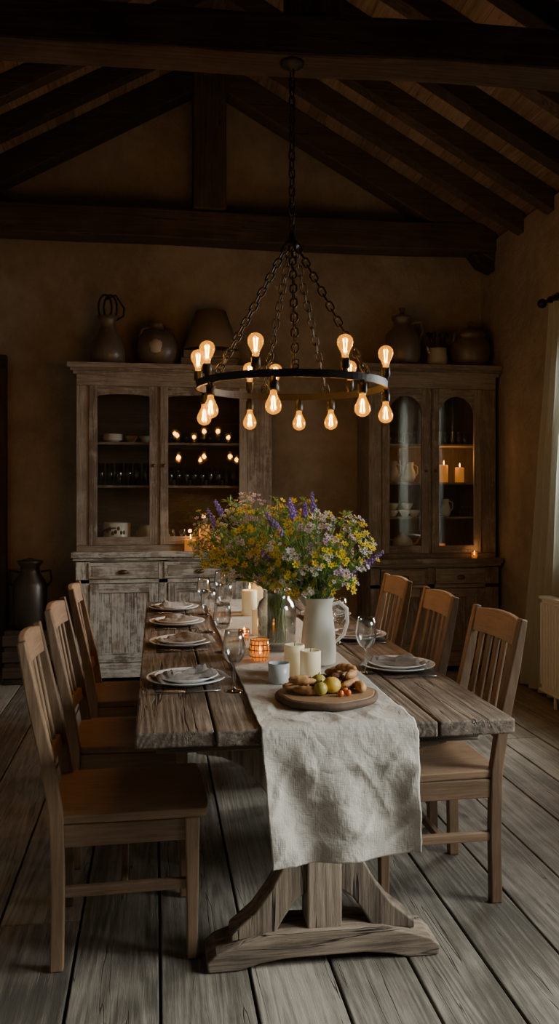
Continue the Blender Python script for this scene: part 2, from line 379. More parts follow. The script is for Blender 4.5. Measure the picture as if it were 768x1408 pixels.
# ------------------------------------------------------------------ chairs
def chair_mesh():
    m=MB(); W=.20
    for y in(-W,W):
        poly=[(-.018,0),(.022,0),(.026,.25),(.022,.46),(-.004,.62),(-.05,.82),(-.088,.985),(-.112,.98),(-.085,.81),(-.043,.61),(-.020,.46),(-.014,.25)]
        m.prism(poly,y-.018,y+.018,CHAIR,grain='Z')
        m.beam((.405,y,0),(.405,y,.435),.030,.030,CHAIR,up=(1,0,0),w2=.044,h2=.044)
        m.box(.02,.39,y-.011,y+.011,.365,.432,CHAIR); m.box(.02,.39,y-.011,y+.011,.215,.247,CHAIR)
    m.box(.395,.417,-W+.015,W-.015,.365,.432,CHAIR); m.box(-.008,.014,-W+.015,W-.015,.365,.432,CHAIR)
    m.box(.19,.212,-W+.01,W-.01,.218,.244,CHAIR)
    nu,nv=13,13
    def top(i,j):
        u=i/(nu-1); v=j/(nv-1)*2-1; x=-.018+u*.478; wy=.222-.012*(1-u)
        z=.462-.010*max(0,1-((u-.45)/.4)**2)*max(0,1-(abs(v)/.85)**2)
        if u>.9: x-=.012*abs(v)**4
        return x,v*wy,z
    vs=[top(i,j) for j in range(nv) for i in range(nu)]; k=len(vs)
    vs+=[(x*.985+.003,y*.975,.433) for x,y,z in vs]
    fs=[(j*nu+i,j*nu+i+1,(j+1)*nu+i+1,(j+1)*nu+i) for j in range(nv-1) for i in range(nu-1)]
    fs+=[tuple(a+k for a in f[::-1]) for f in fs]
    bd=[i for i in range(nu)]+[j*nu+nu-1 for j in range(1,nv)]+[(nv-1)*nu+i for i in range(nu-2,-1,-1)]+[j*nu for j in range(nv-2,0,-1)]
    for a in range(len(bd)):
        c=bd[a]; d=bd[(a+1)%len(bd)]; fs.append((c,c+k,d+k,d))
    m.add(vs,fs,CHAIR['X'])
    def bx(z): return -.028-(z-.6)*.19
    def rail(z0,z1,bow,th=.022):
        ns=10; vs=[];fs=[]
        for i in range(ns+1):
            y=-W+.016+(2*W-.032)*i/ns; q=bow*(1-(2*i/ns-1)**2); cz=.012*(1-(2*i/ns-1)**2) if z1>.8 else 0
            for (zz,s_) in((z0,-1),(z0,1),(z1+cz,1),(z1+cz,-1)): vs.append((bx(zz)-q+s_*th/2,y,zz))
        for i in range(ns):
            o=i*4
            for kk in range(4): fs.append((o+kk,o+(kk+1)%4,o+4+(kk+1)%4,o+4+kk))
        fs+=[(3,2,1,0),[ns*4+kk for kk in range(4)]]
        m.add(vs,fs,CHAIR['Y'])
    rail(.885,.972,.018); rail(.555,.60,.012)
    for i in range(5):
        y=-.13+i*.065; q=.015*(1-(y/.2)**2)
        m.beam((bx(.59)-q,y,.59),(bx(.895)-q,y,.895),.034,.012,CHAIR,up=(1,0,0))
    return m.obj('dining_chair',(0,0,0),.0045,2)
ch=chair_mesh(); ch.location=(-.30,2.77,0); ch.rotation_euler=(0,0,math.radians(1.5))
k=1
for loc,r in(((-.30,3.46,0),-1.5),((-.29,4.16,0),1),((1.17,2.98,0),181),((1.17,3.63,0),179),((1.17,4.30,0),180.5)):
    inst(ch,'dining_chair.%03d'%k,loc,math.radians(r)); k+=1
# ------------------------------------------------------------------ runner
pathp=[]
for i in range(12): pathp.append((TY1+.022,.50+.245*i/11,'B',0))
for i in range(1,5):
    a=math.pi/2*i/5; pathp.append((TY1+.022-.02*(1-math.cos(a)),.745+.02*math.sin(a),'E',0))
NY=300
for i in range(NY+1): pathp.append((TY1-(TY1-TY0)*i/NY,.765,'T',i/NY))
for i in range(1,5):
    a=math.pi/2*i/5; pathp.append((TY0-.018*math.sin(a),.765-.02*(1-math.cos(a)),'E',0))
for i in range(70): pathp.append((TY0-.020,.742-.350*i/69,'H',i/69))
NX=90
def ridge(x,y,s,sharp=3): return max(0,1-abs(noise.noise(Vector((x,y,s))))*sharp)
def fnr(u,v):
    j=round(v*(len(pathp)-1)); y,z,t,s_=pathp[j]; x=.292+.45*u
    wr=ridge(x*4,y*3,1.3,3)*.004+ridge(x*9+y*3,y*7,4.,4)*.003
    if t=='T':
        x+=.010*noise.noise(Vector((y*2.2,3,0))); z=z+wr*(.45+1.6*max(0,(2.75-y)/.4) if y<2.75 else .45)
    if t in'H':
        fold=.5+.5*math.sin(x*24+.6+2.2*noise.noise(Vector((x*3,z*1.5,5)))+z*2)
        mm=min(1,s_*4)
        y-=.004+s_*.036*fold+.012*mm+.016*noise.noise(Vector((x*9+z*2,z*5,2)))*mm+ridge(x*6+z*4,z*5-x*3,7.,2.6)*.008*mm+ridge(x*10-z*7,z*7+x*2,9.,3)*.006*mm
        x=.517+(x-.517)*(1-.05*s_)+.010*s_+.006*noise.noise(Vector((z*6,1,u*2))); z+=.012*noise.noise(Vector((x*6,7,0)))*s_+.012*u*s_
    if t=='B': y+=.02*(.5+.5*math.sin(x*28))*(.75-z)*3
    return (x,y,z)
m=MB(); m.grid(fnr,NX,len(pathp),LINEN); m.obj('table_runner',(cx,3.5,.765),fix=False,solid=.0015)
# ------------------------------------------------------------------ place settings
def plate_mesh():
    m=MB()
    def pl(r,z,rn):
        m.lathe([(1e-4,z),(r*.55,z),(r*.6,z+.003),(r,z+.020),(r+.001,z+.023),(r-.004,z+.023),(r*.62,z+.008),(r*.55,z+.006),(1e-4,z+.006)],PORC,n=48,cap=False)
    pl(.140,0,0); pl(.112,.0065,0)
    return m.obj('dinner_plate')
def napkin_mesh(seed):
    m=MB()
    for L in range(3):
        def fn(u,v):
            x=(u-.5)*(.25-.05*L); y=(v-.5)*(.12-.03*L)*(1+.35*math.cos(u*5+seed))+.012*(L-1); 
            z=.004+.009*L+.010*abs(noise.noise(Vector((u*4+seed,v*3,L*3))))+.020*max(0,1-abs(v-.5)*2.6)*(.5+.5*math.sin(u*6+seed+L))
            y+=.02*noise.noise(Vector((u*3,seed,L)))
            if min(u,1-u)<.04 or min(v,1-v)<.06: z*=.55
            z+=max(0,(abs(x)-.085))*.18
            return (x,y,z)
        m.grid(fn,30,18,NAPK)
    return m.obj('linen_napkin',solid=.002,fix=False)
def fork_mesh():
    m=MB(); m.tube([(-.095,0,.004),(-.05,0,.005),(0,0,.004),(.03,0,.003)],[.0045,.0035,.0025,.003],STEEL,8)
    m.box(.03,.052,-.011,.011,.002,.0045,STEEL)
    for i in range(4):
        y=-.0095+i*.0063; m.beam((.05,y,.0035),(.098,y,.005),.0028,.002,STEEL)
    return m.obj('fork',bevel=.0006)
def knife_mesh():
    m=MB(); m.tube([(-.11,0,.006),(-.06,0,.006),(-.01,0,.005)],[.006,.0055,.0035],STEEL,8)
    m.prism([(-.012,-.005),(.09,-.009),(.108,-.002),(.11,.003),(.10,.007),(-.012,.005)],.0025,.0045,STEEL,'XY')
    return m.obj('table_knife',bevel=.0005)
P0=plate_mesh(); K0=fork_mesh(); K1=knife_mesh()
left=[(.105,2.96),(.11,3.70),(.105,4.28),(.10,4.83)]; right=[(.905,3.07),(.91,3.76),(.90,4.42)]
for i,(x,y) in enumerate(left+right):
    rz=0 if i<4 else math.pi; s_=1 if i<4 else -1
    if i==0: P0.location=(x,y,TZ)
    else: inst(P0,'dinner_plate.%03d'%i,(x,y,TZ),rz)
    nm=napkin_mesh(i*1.7+.4); nm.location=(x+.01*s_,y,TZ+.0135); nm.rotation_euler=(0,0,U(-.4,.5)+(.2 if i<4 else -.3))
    if i: nm.name='linen_napkin.%03d'%i
    fy=y+s_*.165; ky=y-s_*.165
    if i==0: K0.location=(x,fy,TZ+.001); K1.location=(x,ky,TZ); K1.rotation_euler=(0,0,.12)
    else: inst(K0,'fork.%03d'%i,(x,fy,TZ+.001),rz); inst(K1,'table_knife.%03d'%i,(x,ky,TZ),rz+.1)
# ------------------------------------------------------------------ wine glasses
m=MB(); m.lathe([(1e-4,.0),(.034,.0),(.035,.0015),(.02,.004),(.006,.008),(.0042,.02),(.0040,.08),(.006,.09),(.020,.098),(.031,.112),(.038,.132),(.039,.15),(.035,.18),(.031,.205),(.0302,.205),(.034,.18),(.038,.15),(.037,.133),(.030,.114),(.018,.100),(1e-4,.097)],WINE,n=32,cap=False)
wg=m.obj('wine_glass'); gl=[(.26,2.80),(.275,3.50),(.345,4.22),(.375,4.9),(.26,4.62),(.77,3.02),(.80,3.62),(.25,4.02)]
wg.location=(gl[0][0],gl[0][1],TZ)
for i,(x,y) in enumerate(gl[1:]):
    inst(wg,'wine_glass.%03d'%(i+1),(x,y,TZ+(.008 if .285<x<.75 else 0)))
# ------------------------------------------------------------------ candles & tealights
TR=.769
def candle(name,x,y,z,r,h,lit=False,wax=WAX,w=.15,par=None):
    m=MB(); m.lathe([(1e-4,0),(r,0),(r,h-.004),(r-.003,h),(r*.82,h-.003),(r*.6,h-.008),(1e-4,h-.009)],wax,(x,y,z),28,cap=False)
    m.tube([(x,y,z+h-.010),(x+.001,y,z+h+.004),(x+.003,y,z+h+.010)],.0012,WICK,6)
    if lit: m.lathe([(1e-4,0),(.003,.003),(.0048,.010),(.004,.018),(.0018,.028),(1e-4,.036)],FLAME,(x+.002,y,z+h+.004),12,cap=False)
    o=m.obj(name,(x,y,z),parent=par)
    if lit and w: plight('candle_light',(x,y,z+h+.06),w,(1,.45,.13),.015,o)
    return o
candle('wax_candle',.536,2.89,TR,.037,.105); candle('wax_candle',.495,2.985,TR,.037,.11)
candle('wax_candle',.465,3.86,TR,.025,.12); candle('wax_candle',.50,4.5,TR,.042,.135,True,WAX,.3)
candle('wax_candle',.57,4.62,TR,.05,.20)
m=MB(); m.lathe([(1e-4,0),(.030,0),(.036,.01),(.037,.07),(.034,.07),(.033,.055),(1e-4,.055)],FROST,(.42,2.86,TR),28,cap=False); m.obj('frosted_candle_cup',(.42,2.86,TR))
def tealight(x,y,z,sc=1,name='mosaic_tealight_holder'):
    m=MB(); m.lathe([(1e-4,0),(.030*sc,0),(.040*sc,.015*sc),(.043*sc,.045*sc),(.038*sc,.085*sc),(.034*sc,.085*sc),(.039*sc,.045*sc),(.036*sc,.016*sc),(1e-4,.006)],AMBER,(x,y,z),20,cap=False)
    for k in range(14):
        a=2*math.pi*k/14
        m.tube([(x+.0305*sc*math.cos(a),y+.0305*sc*math.sin(a),z+.001),(x+.0435*sc*math.cos(a),y+.0435*sc*math.sin(a),z+.044*sc),(x+.0385*sc*math.cos(a),y+.0385*sc*math.sin(a),z+.085*sc)],.0016,BRASS,5)
    for q,zz in((.0415,.018),(.0445,.045),(.0425,.066),(.039,.085)):
        m.tube([(x+q*sc*math.cos(a),y+q*sc*math.sin(a),z+zz*sc) for a in [2*math.pi*k/24 for k in range(24)]],.0018,BRASS,5,True)
    m.lathe([(1e-4,0),(.019,0),(.019,.016),(1e-4,.016)],WAXL,(x,y,z+.008),16,cap=False)
    m.lathe([(1e-4,0),(.006,.006),(.007,.014),(.003,.028),(1e-4,.036)],FLAME,(x,y,z+.024),12,cap=False)
    o=m.obj(name,(x,y,z)); plight('tealight_light',(x,y,z+.075),.15,(1,.45,.15),.02,o)
tealight(.405,3.27,TR,.95)
tealight(.39,3.72,TR,.6)
# ------------------------------------------------------------------ serving board + food
bx0,by0=.535,2.60
m=MB(); pts=[]
for i in range(48):
    a=2*math.pi*i/48; r=.150+.004*math.sin(3*a+1)+.003*math.sin(7*a); x=r*math.cos(a)*1.02; y=r*math.sin(a)*.92
    pts.append((bx0+x,by0+y))
m.prism(pts,TR+.002,TR+.026,BOARD,'XY','X')
m.tube([(p[0],p[1],TR+.013) for p in pts],.0125,BARK,6,True)
m.obj('round_serving_board',(bx0,by0,TR+.001),.003)
BZ=TR+.026
def bread(x,y,z,ang,L,r,tilt=0,mat=BREAD,bend=.25,name='bread_crisp'):
    m=MB(); P=[];RR=[]
    for i in range(11):
        t=i/10*2-1; P.append((x+math.cos(ang)*t*L-math.sin(ang)*bend*L*t*t,y+math.sin(ang)*t*L+math.cos(ang)*bend*L*t*t,z+tilt*t+r))
        RR.append(max(.002,r*math.sqrt(max(0,1-t*t*.92))*(1+.12*math.sin(i*2.3))))
    m.tube(P,RR,mat,10); m.obj(name,(x,y,z))
for a in [(-.085,.01,0,.3,.048,.014),(-.07,-.035,0,-.4,.045,.014),(-.095,.05,0,.6,.042,.014),(-.078,.0,.024,-.2,.042,.012),(-.075,.04,.022,.2,.04,.012),(.09,.03,0,.9,.05,.018),(.108,-.01,0,1.6,.042,.016),(.07,.075,0,2.2,.05,.018),(.09,.035,.032,1.2,.045,.016),(.02,.095,0,.1,.05,.018),(.055,.09,.03,.5,.045,.016),(-.045,.09,0,.2,.045,.015),(.075,.05,.05,2.6,.035,.014)]:
    bread(bx0+a[0],by0+a[1],BZ+a[2],a[3],a[4],a[5])
def fruit(name,x,y,z,r,mat,sc=(1,1,1)):
    m=MB(); m.sphere((x,y,z+r*sc[2]),r,mat,sc,20)
    m.tube([(x,y,z+2*r*sc[2]-.002),(x+.002,y,z+2*r*sc[2]+.006)],.002,WICK,5); m.obj(name,(x,y,z))
fruit('lemon',bx0+.012,by0-.02,BZ,.027,LEMON,(1.1,1,.95)); fruit('yellow_pear',bx0-.028,by0-.045,BZ,.021,PEAR,(1,1,1.0))
fruit('fig',bx0+.035,by0+.035,BZ,.024,FIG,(1,1,1.1)); fruit('lemon',bx0-.02,by0+.03,BZ+.0,.025,PEAR)
for dx,dy in((.052,-.035),(.055,-.062),(.03,-.07)): fruit('cherry_tomato',bx0+dx,by0+dy,BZ,.010,TOM)
# ------------------------------------------------------------------ vases and flowers
px,py=.62,3.17
m=MB(); H=.255
m.lathe([(1e-4,0),(.060,0),(.066,.006),(.068,.05),(.064,.12),(.056,.18),(.052,.215),(.055,.235),(.062,H),(.059,H),(.052,.235),(.049,.215),(.053,.18),(.061,.12),(.065,.05),(.06,.008),(1e-4,.006)],CREAM,(px,py,TR),36,cap=False)
m.tube([(px+.050,py-.005,TR+.225),(px+.080,py-.008,TR+.235),(px+.108,py-.01,TR+.21),(px+.112,py-.01,TR+.16),(px+.098,py-.008,TR+.11),(px+.064,py-.005,TR+.08)],[.007,.008,.008,.007,.007,.006],CREAM,10)
m.prism([(px-.055,TR+.22),(px-.085,TR+H+.004),(px-.05,TR+H)],py-.016,py+.016,CREAM,'XZ')
m.obj('cream_pitcher',(px,py,TR),.003)
jx,jy=.505,3.50
m=MB(); m.lathe([(1e-4,0),(.072,0),(.080,.01),(.082,.17),(.074,.20),(.058,.215),(.058,.25),(.063,.255),(.059,.255),(.055,.25),(.055,.213),(.071,.197),(.078,.168),(.077,.012),(1e-4,.008)],WINE,(jx,jy,TR),36,cap=False)
m.lathe([(1e-4,.010),(.0765,.012),(.0765,.13),(1e-4,.13)],WATER,(jx,jy,TR),28,cap=False)
m.obj('glass_jar_vase',(jx,jy,TR))
def frame(nv):
    nv=nv.normalized(); a=nv.cross(Vector((.3,.2,.9))); a.normalize(); return a,nv.cross(a),nv
def disc(m,c,nv,r,k,mat,cm,cup=.25):
    a,b_,nv=frame(nv); vs=[c-nv*r*.1];fs=[];a0=R()*6
    for i in range(k):
        t=a0+2*math.pi*i/k; dt=math.pi/k*.85
        def P(ang,rr,h): return c+(a*math.cos(ang)+b_*math.sin(ang))*rr+nv*h
        o=len(vs); vs+=[P(t-dt,r*.62,r*cup*.5),P(t-dt*.4,r,r*cup),P(t+dt*.4,r,r*cup),P(t+dt,r*.62,r*cup*.5)]; fs.append((0,o,o+1,o+2,o+3))
    m.add(vs,fs,mat)
    m.sphere(c+nv*r*.08,r*.28,cm,n=6)
def leaf(m,p,d,L,w,mat):
    d=d.normalized(); a=d.cross(Vector((U(-.3,.3),U(-.3,.3),1))); a.normalize(); n_=a.cross(d)
    m.add([p,p+d*L*.45+a*w-n_*w*.3,p+d*L-Vector((0,0,L*.15)),p+d*L*.45-a*w-n_*w*.3,p+d*L*.5+n_*w*.2],[(0,1,4),(1,2,4),(2,3,4),(3,0,4)],mat)
def bouquet(name,base,z0,zn,rn,centre,rad,n,seed,mix):
    random.seed(seed); m=MB(); bx_,by_=base
    for i in range(n):
        while True:
            q=Vector((U(-1,1),U(-1,1),U(-1,1)))
            if q.length<1: break
        if i%3: q=q.normalized()*U(.72,1.0)
        stray=1.0 if R()>.22 else U(1.08,1.3)
        tip=Vector((centre[0]+q.x*rad[0]*stray,centre[1]+q.y*rad[1],centre[2]+q.z*rad[2]*(stray if q.z<.5 else 1+(stray-1)*.5)))
        if tip.z<zn+.02: tip.z=zn+U(.02,.08)
        a=R()*6.28; s0=Vector((bx_+rn*.8*math.cos(a),by_+rn*.8*math.sin(a),z0)); 
        dirx=Vector((tip.x-bx_,tip.y-by_,0)); dd=min(rn*.8,dirx.length*.4); 
        nk=Vector((bx_,by_,zn))+ (dirx.normalized()*dd if dirx.length>0 else dirx)
        P=[s0,nk]
        mid=(nk*.45+tip*.55)+Vector((0,0,.05))
        for t in(.33,.66,1.0):
            P.append(nk*(1-t)**2+mid*2*t*(1-t)+tip*t*t)
        m.tube(P,.0016,STEM,4,cap=False)
        for k in range(9):
            t=U(.15,.97); p=nk*(1-t)**2+mid*2*t*(1-t)+tip*t*t
            d=Vector((U(-1,1),U(-1,1),U(-.3,1)))+(tip-nk).normalized()*.8
            leaf(m,p,d,U(.025,.06),U(.004,.010),random.choice([LEAF,LEAF,LEAF2]))
        out=(tip-Vector((centre[0],centre[1],centre[2]-.1))).normalized()+Vector((0,-.45,.25))
        ty=random.choices(['y','p','w','l','g'],mix)[0]
        if q.z>.5 and R()<.12: ty='p'
        if ty=='y':
            for k in range(random.randint(3,6)):
                c=tip+Vector((U(-1,1),U(-1,1),U(-1,1)))*.032; m.tube([tip-Vector((0,0,.02)),c],.0009,STEM,3,cap=False)
                disc(m,c,out+Vector((U(-.5,.5),U(-.5,.3),U(-.3,.5))),U(.009,.017),6,YEL,YELC)
        elif ty=='p':
            d=(tip-mid).normalized()+Vector((U(-.2,.2),0,.6)); d.normalize(); L=U(.045,.085)
            m.tube([tip,tip+d*L],.0015,STEM,4)
            for k in range(24):
                t=k/24; a=k*2.4; rr=.0095*(1-.5*t)
                aa,bb,_=frame(d); c=tip+d*L*t+(aa*math.cos(a)+bb*math.sin(a))*rr
                m.sphere(c,.0054*(1.1-.45*t),PUR,n=6)
        elif ty=='w' or ty=='l':
            for k in range(random.randint(6,10)):
                c=tip+Vector((U(-1,1),U(-1,1),U(-.6,.8)))*.028; m.tube([tip-Vector((0,0,.025)),c],.0007,STEM,3,cap=False)
                disc(m,c,out+Vector((U(-.6,.6),U(-.6,.3),U(-.2,.6))),U(.007,.012),5,WHI if ty=='w' else LIL,YELC)
        else:
            for k in range(12): leaf(m,tip,Vector((U(-1,1),U(-1,1),U(-.4,1))),U(.02,.055),U(.004,.009),LEAF2)
            for k in range(5): m.sphere(tip+Vector((U(-1,1),U(-1,1),U(0,1)))*.02,.003,LEAF2,n=6)
    return m.obj(name,(bx_,by_,zn),fix=False)
bouquet('wildflower_bouquet',(px,py),TR+.09,TR+H-.005,.045,(.60,3.15,1.205),(.235,.19,.18),150,3,[42,15,19,14,15])
bouquet('wildflower_bouquet',(jx,jy),TR+.03,TR+.245,.048,(.40,3.42,1.235),(.255,.22,.185),135,5,[40,6,18,12,30])
random.seed(99)
# ------------------------------------------------------------------ chandelier
cxx,cyy,cz=.64,3.93,1.935; RR_=.446
m=MB()
m.lathe([(RR_-.006,-.017),(RR_+.006,-.017),(RR_+.006,.017),(RR_-.006,.017),(RR_-.006,-.017)],IRON,(cxx,cyy,cz),96,smooth=False,cap=False)
m.lathe([(1e-4,-.05),(.012,-.045),(.03,-.03),(.055,-.02),(.06,0),(1e-4,0)],IRON,(cxx,cyy,3.482),24,cap=False)
m.lathe([(1e-4,-.05),(.012,-.045),(.02,-.01),(.035,0),(.035,.02),(.018,.03),(.012,.07),(1e-4,.08)],IRON,(cxx,cyy,2.60),20,cap=False)
def link(m,c,d,roll,L=.046,W=.024,r=.0034):
    d=d.normalized(); a=d.cross(Vector((0,1,0.01))); a.normalize(); b_=d.cross(a); s_=a*math.cos(roll)+b_*math.sin(roll)
    P=[]; hl=L/2-W/2; hw=W/2
    for k in range(6):
        t=math.pi*k/5; P.append(c+d*(hl+hw*math.sin(t))+s_*hw*math.cos(t))
    for k in range(6):
        t=math.pi+math.pi*k/5; P.append(c+d*(-hl+hw*math.sin(t))+s_*hw*math.cos(t))
    m.tube(P,r,IRON,6,True)
def chain(m,p,q,L=.046,W=.024,r=.0034):
    p=Vector(p);q=Vector(q);D=(q-p).length; n=max(2,round(D/(L*.80)))
    for i in range(n): link(m,p+(q-p)*((i+.5)/n),q-p,(i%2)*math.pi/2+.4,L,W,r)
chain(m,(cxx,cyy,2.67),(cxx,cyy,3.44),.054,.028,.004)
m.tube([(cxx+.012*math.sin(i*.9),cyy+.012*math.cos(i*.9),2.67+.77*i/30) for i in range(31)],.0025,IRON,6)
def ang(fr,front):
    t=math.acos(max(-1,min(1,fr))); a=-t if front else t
    return a-TH
for fr,fo in((-.74,1),(-.32,0),(.02,1),(.42,0),(.72,1)):
    a=ang(fr,fo); chain(m,(cxx+.03*math.cos(a),cyy+.03*math.sin(a),2.60),(cxx+(RR_)*math.cos(a),cyy+(RR_)*math.sin(a),cz+.02),.056,.030,.0042)
    m.tube([(cxx+RR_*math.cos(a)+.012*math.cos(t),cyy+RR_*math.sin(a),cz+.025+.014*math.sin(t)) for t in [2*math.pi*i/10 for i in range(10)]],.003,IRON,6,True)
upb=[(-1,0),(-.86,1),(-.36,1),(.5,1),(.97,1),(-.48,0),(-.18,0),(.68,0)]
lob=[(-.96,0),(-.82,1),(-.19,1),(.68,1),(1,1),(-.48,0),(.1,0),(.47,0)]
blights=[]
for lst,s_ in((upb,1),(lob,-1)):
    for fr,fro in lst:
        a=ang(fr,fro); c=(cxx+(RR_+.0)*math.cos(a),cyy+RR_*math.sin(a),cz+s_*.014)
        def pf(pr): return [(r,s_*z) for r,z in pr]
        m.lathe(pf([(1e-4,0),(.012,0),(.012,.012),(.020,.016),(.020,.055),(.016,.060),(1e-4,.060)]),IRON,c,16,cap=False)
        c2=(c[0],c[1],c[2]+s_*.058)
        m.lathe(pf([(.0135,0),(.0145,.015),(.022,.032),(.032,.052),(.0355,.066),(.033,.082),(.024,.095),(.010,.102),(1e-4,.104)]),BULB,c2,20,cap=False)
        for k in range(4):
            t=k*math.pi/2+.4; ox,oy=.008*math.cos(t),.008*math.sin(t)
            m.tube([(c2[0]+ox*.5,c2[1]+oy*.5,c2[2]+s_*.025),(c2[0]+ox,c2[1]+oy,c2[2]+s_*.05),(c2[0]+ox*1.3,c2[1]+oy*1.3,c2[2]+s_*.082)],.0016,FIL,5)
        blights.append((c2[0],c2[1],c2[2]+s_*.055))
chand=m.obj('ring_chandelier',(cxx,cyy,cz))
for p in blights: plight('bulb_light',p,1.8,(1,.61,.31),.02,chand)

# ------------------------------------------------------------------ hutches
def panel_door(m,x0,x1,z0,z1,yf,mat,pm,fw=.065,th=.022,knob=None):
    m.box(x0,x0+fw,yf-th,yf,z0,z1,mat); m.box(x1-fw,x1,yf-th,yf,z0,z1,mat)
    m.box(x0+fw,x1-fw,yf-th,yf,z0,z0+fw,mat); m.box(x0+fw,x1-fw,yf-th,yf,z1-fw,z1,mat)
    n=max(2,int((x1-x0-2*fw)/.09)); w=(x1-x0-2*fw)/n
    for i in range(n): m.box(x0+fw+i*w+.001,x0+fw+(i+1)*w-.001,yf-.010,yf-.001,z0+fw,z1-fw,pm)
    if knob: m.sphere((knob[0],yf-th-.014,knob[1]),.016,BRASS,n=12)
def glass_door(m,x0,x1,z0,z1,yf,mat,fw=.06,th=.024,arch=False):
    m.box(x0,x0+fw,yf-th,yf,z0,z1,mat); m.box(x1-fw,x1,yf-th,yf,z0,z1,mat); m.box(x0+fw,x1-fw,yf-th,yf,z0,z0+fw,mat)
    r=(x1-x0)/2-fw; xc=(x0+x1)/2; hh=r if arch else .02; zs=z1-fw-hh
    poly=[(x0+fw,z1),(x1-fw,z1)]+[(xc+r*math.cos(t),zs+hh*math.sin(t)) for t in [math.pi*i/16 for i in range(17)]]
    m.prism(poly,yf-th,yf,mat,grain='X')
    m.box(x0+fw*.7,x1-fw*.7,yf-.010,yf-.007,z0+fw*.7,z1-fw*.6,PANE)
def hutch(name,x0,x1,yf,zc,zt,doors,basedoors,drawers,mat,bmat,shelves,arch,zd0,zd1):
    m=MB(); yb=YB-.03; yu=yf+.06
    for xx in(x0+.01,x1-.04): m.box(xx,xx+.03,yf+.02,yb,.0,zc-.04,bmat)
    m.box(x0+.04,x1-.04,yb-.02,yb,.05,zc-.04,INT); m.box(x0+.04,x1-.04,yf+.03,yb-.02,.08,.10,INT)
    m.box(x0-.02,x1+.01,yf-.04,yb,zc-.04,zc,bmat); m.box(x0-.01,x1,yf-.02,yf+.03,zc-.062,zc-.041,bmat)
    m.box(x0+.01,x1-.01,yf,yf+.02,zc-.075,zc-.045,bmat)
    m.box(x0+.01,x1-.01,yf,yf+.02,.06,.16,bmat)
    dz0=zc-.20
    m.box(x0+.01,x1-.01,yf,yf+.02,dz0-.035,dz0-.005,bmat)
    m.prism([(x0,0),(x0+.12,0),(x0+.16,.05),(x1-.16,.05),(x1-.12,0),(x1,0),(x1,.10),(x0,.10)],yf-.012,yf+.01,bmat,grain='X')
    cuts=[x0+.01]+[a for d in basedoors for a in d]+[x1-.01]
    for i in range(0,len(cuts),2): m.box(cuts[i],cuts[i+1],yf,yf+.021,.10,zc-.05,bmat)
    for a,c in basedoors: panel_door(m,a+.003,c-.003,.165,dz0-.04,yf+.012,bmat,bmat,knob=(c-.035,.5))
    for a,c in drawers:
        m.box(a+.004,c-.004,yf-.012,yf+.02,dz0,zc-.08,bmat); m.box(a+.03,c-.03,yf-.016,yf-.011,dz0+.02,zc-.10,bmat)
        k=(a+c)/2; m.lathe([(1e-4,0),(.035,0),(.034,.012),(.02,.022),(1e-4,.025)],BRASS,n=14,cap=False,sy=.5,M=Matrix.Translation((k,yf-.015,dz0+.05))@Matrix.Rotation(math.radians(90),4,'X'))
    for xx in(x0+.01,x1-.04): m.box(xx,xx+.03,yu+.02,yb,zc,zt-.06,mat)
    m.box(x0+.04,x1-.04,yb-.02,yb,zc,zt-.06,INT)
    m.box(x0+.0,x1-.0,yu,yb,zt-.08,zt-.05,mat)
    for k,(o,a,c) in enumerate(((.015,zt-.085,zt-.06),(.035,zt-.06,zt-.035),(.055,zt-.035,zt))): m.box(x0-o,min(x1+o,XR-.012),yu-o,yb,a,c,mat)
    m.box(x0+.01,x1-.01,yu,yu+.02,zd1+.003,zt-.07,mat); m.box(x0+.01,x1-.01,yu,yu+.02,zc,zd0-.003,mat)
    cuts=[x0+.01]+[a for d in doors for a in d]+[x1-.01]
    for i in range(0,len(cuts),2): m.box(cuts[i],cuts[i+1],yu,yu+.021,zd0,zd1,mat)
    for i,(a,c) in enumerate(doors):
        glass_door(m,a+.003,c-.003,zd0,zd1,yu+.012,mat,arch=arch)
        kx=c-.03 if i%2==0 else a+.03
        m.sphere((kx,yu-.025,(zd0+zd1)/2+.0),.014,BRASS,n=12)
    for z in shelves: m.box(x0+.04,x1-.04,yu+.05,yb-.02,z-.018,z,mat)
    return m.obj(name,((x0+x1)/2,(yf+yb)/2,0),.004)
ZS1=[1.49,1.82]
hutch('glass_front_hutch',-.60,.90,6.38,.99,2.41,[(-.50,.015),(.03,.70)],[(-.49,.02),(.09,.60)],[(-.50,.02),(.06,.60)],HUT,HUTB,ZS1,False,1.04,2.24)
ZS2=[1.24,1.52,1.83]
hutch('arched_corner_hutch',1.665,2.745,6.42,.91,2.46,[(1.78,2.17),(2.19,2.61)],[(1.75,2.14),(2.20,2.62)],[(1.75,2.14),(2.20,2.62)],HUTR,HUTR,ZS2,True,.95,2.27)
def tumbler(m,x,y,z,r,h,mat=GLASS):
    m.lathe([(1e-4,0),(r*.8,0),(r,h),(r*.95,h),(r*.77,.006),(1e-4,.006)],mat,(x,y,z),16,cap=False)
def stemglass(m,x,y,z,s_):
    m.lathe([(1e-4,0),(.03*s_,0),(.005*s_,.008),(.004*s_,.06*s_),(.028*s_,.085*s_),(.034*s_,.12*s_),(.028*s_,.16*s_)],WINE,(x,y,z),16,cap=False)
m=MB()
for z in(1.82,1.49):
    for i in range(9):
        x=.11+i*.062; 
        if z>1.6: tumbler(m,x,6.55+.03*(i%2),z,.024,.08,WINE)
        else: tumbler(m,x,6.54+.02*(i%2),z,.026,.14,WINE)
    for i in range(6):
        x=-.42+i*.07; 
        if z<1.6: tumbler(m,x,6.54,z,.030,.17,WINE)
for i in range(6): stemglass(m,.12+i*.09,6.62,.99,1.0)
for i in range(5):
    m.lathe([(1e-4,0),(.03,0),(.075,.02),(.078,.024),(.07,.022),(1e-4,.006)],PORC,(-.33,6.58,1.82+.010*i),20,cap=False)
